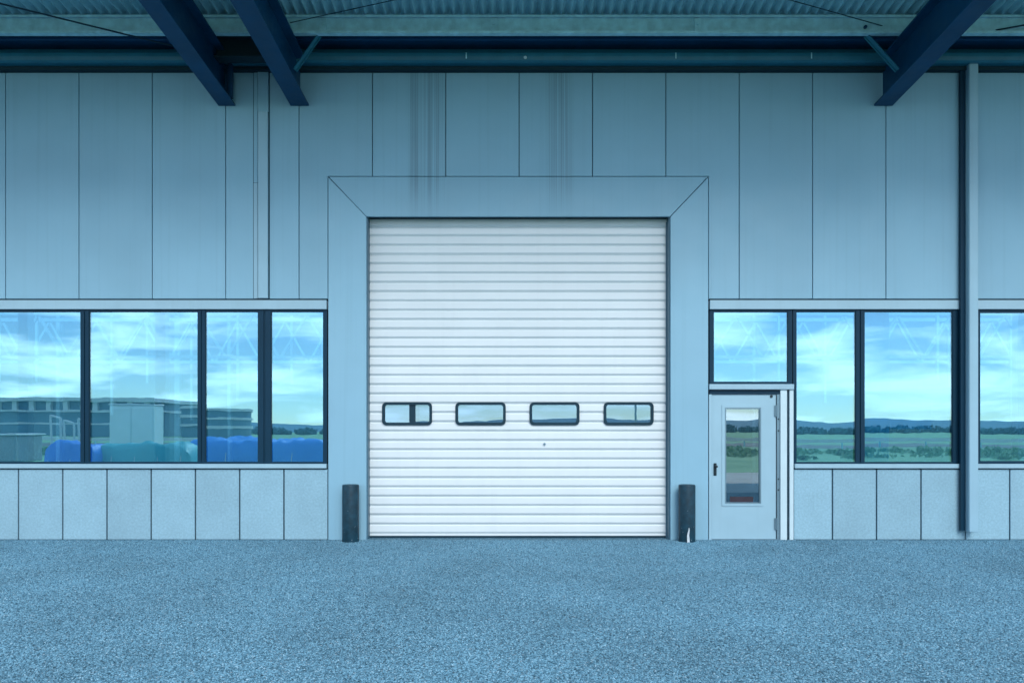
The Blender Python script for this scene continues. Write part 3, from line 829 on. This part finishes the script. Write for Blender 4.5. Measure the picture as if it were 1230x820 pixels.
# bent white frames of a cycle stand
cs = empty('cycle_stand', (-18.9, -21.0, 0)); tag(cs, 'row of bent white tube hoops standing in front of the long terminal', 'cycle stand')
for i, (xo, hh) in enumerate(((0.0, 2.1), (0.55, 1.9), (1.15, 1.95))):
    MB().tube((xo, 0, 0), (xo-0.1, 0, hh), 0.045, 8).tube((xo-0.1, 0, hh), (xo+0.32, 0, hh-0.12), 0.045, 8).tube((xo+0.32, 0, hh-0.12), (xo+0.36, 0, 0), 0.045, 8).build('hoop', M['fascia'], cs)
def lamp_post(x, y, h, label, r=0.07):
    t = empty('lamp_post', (x, y, 0)); tag(t, label, 'lamp post', 'white lamp posts across the yard')
    MB().tube((0, 0, 0), (0, 0, h), r, 12, r*0.7).build('pole', M['white'], t)
    MB().bar((0, 0, h), (0, 1.2, h+0.15), 0.07, 0.07).build('arm', M['white'], t)
    MB().box(-0.14, 0.14, 0.9, 1.6, h+0.06, h+0.16, 0.03).build('lamp_head', M['galv'], t)
lamp_post(9.6, -50, 9, 'tall white lamp post beyond the grass, mirrored in the door hatches', 0.09)
# long low terminal with a row of dark bays
TB = empty('terminal_building', (-118, -140, 0)); tag(TB, 'long low terminal building with a white roof edge over a row of dark bays', 'building')
MB().box(-60, 49, -25, 0, 0, 4.6).build('wall', M['termwall'], TB)
MB().box(-61, 50, -26, 0.8, 6.5, 7.3, 0.05).build('roof', M['fascia'], TB)
MB().box(-60.5, 49.5, -25.5, 0.5, 4.6, 5.0).build('roof_ledge', M['fascia'], TB)
MB().box(-60, 49, -24, -0.5, 5.0, 6.5).build('upper_wall', M['termwall'], TB)
for zb in (2.2,): MB().box(-59, 48, 0.001, 0.12, zb, zb+0.35).build('wall_band', M['fascia'], TB)
b = MB().box(-0.45, 0.45, -0.4, 0.3, 5.0, 6.5); p0 = b.build('bay_post', M['fascia'], TB, loc=(-59, 0, 0))
for i in range(1, 34):
    q = p0.copy(); q.location = (-59 + i*3.25, 0, 0); COL.objects.link(q); q.parent = TB
OB = empty('round_office', (-57, -142, 0)); tag(OB, 'round dark office building with pale floor bands, standing right of the terminal', 'building')
MB().lathe([(6.5, 0), (6.5, 5.2), (0, 5.2)], 28).build('wall', M['termwall'], OB)
for z in (1.9, 3.6, 5.2): MB().lathe([(6.8, z), (6.8, z+0.45), (0, z+0.45)], 28).build('floor_band', M['fascia'], OB)
# guard rail along the road
gr = empty('guard_rail', (0, -57, 0)); tag(gr, 'pale steel guard rail running along the near side of the road', 'guard rail')
MB().box(-200, 200, -0.03, 0.03, 0.5, 0.8).build('rail', M['fascia'], gr)
gp = MB().box(-0.05, 0.05, -0.14, -0.035, 0, 0.72).build('rail_post', M['galv'], gr, loc=(-120, 0, 0))
for i in range(1, 61):
    q = gp.copy(); q.location = (-120 + i*4, 0, 0); COL.objects.link(q); q.parent = gr
# shrubs on the grass and a far wood (leaf clumps)
def leaves(name, spots, m, per, leaf, seed=1):
    rr = random.Random(seed); b = bmesh.new()
    for (x, y, z, rx, rz_) in spots:
        for _ in range(per):
            u = Vector((rr.gauss(0, 1), rr.gauss(0, 1), rr.gauss(0, 1))).normalized() * (rr.random()**0.4)
            c = Vector((x + u.x*rx, y + u.y*rx, max(0.1, z + u.z*rz_)))
            n = Vector((rr.uniform(-1, 1), rr.uniform(-1, 1), rr.uniform(-0.3, 1))).normalized(); a = n.orthogonal().normalized(); d = n.cross(a)
            s_ = leaf*rr.uniform(0.6, 1.3)
            b.faces.new([b.verts.new(c + a*s_*i + d*s_*j) for i, j in ((-1, -0.6), (1, -0.5), (0.7, 0.7), (-0.6, 0.6))])
    me = bpy.data.meshes.new(name); b.to_mesh(me); b.free(); me.materials.append(m)
    o = bpy.data.objects.new(name, me); link(o); tag(o, kind='stuff'); return o
rr = random.Random(3)
sp = []
x = -330
while x < 330:
    h = rr.uniform(1.2, 2.8)
    sp.append((x, -290 + rr.uniform(-12, 12), h*0.45, h*1.0, h*0.55)); x += rr.uniform(0.9, 1.7)
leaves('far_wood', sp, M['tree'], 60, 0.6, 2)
sp = [(rr.uniform(-60, 60), rr.uniform(-48, -30), 0.12, rr.uniform(0.4, 1.3), rr.uniform(0.08, 0.28)) for _ in range(420)]
leaves('low_scrub', sp, M['scrub'], 36, 0.13, 5)
# far hills
b = MB(); nx = 120
for r, (y, hh) in enumerate(((-620, 0), (-700, 1), (-820, 0.8), (-1100, 0))):
    pass
grid = []
for j, (y, f) in enumerate(((-600, 0.0), (-680, 0.7), (-800, 1.0), (-1000, 0.6), (-1300, 0.0))):
    row = []
    for i in range(nx+1):
        x = -1400 + 2800*i/nx
        h = f*(10 + 7*mnoise.noise(Vector((x*0.004, j*0.4, 3.1))) + 3*mnoise.noise(Vector((x*0.02, j, 7))))
        row.append(b.bm.verts.new((x, y, -0.5 + max(0, h) if f > 0 else -0.5)))
    grid.append(row)
for r0, r1 in zip(grid, grid[1:]):
    for i in range(nx): b.bm.faces.new((r0[i], r0[i+1], r1[i+1], r1[i]))
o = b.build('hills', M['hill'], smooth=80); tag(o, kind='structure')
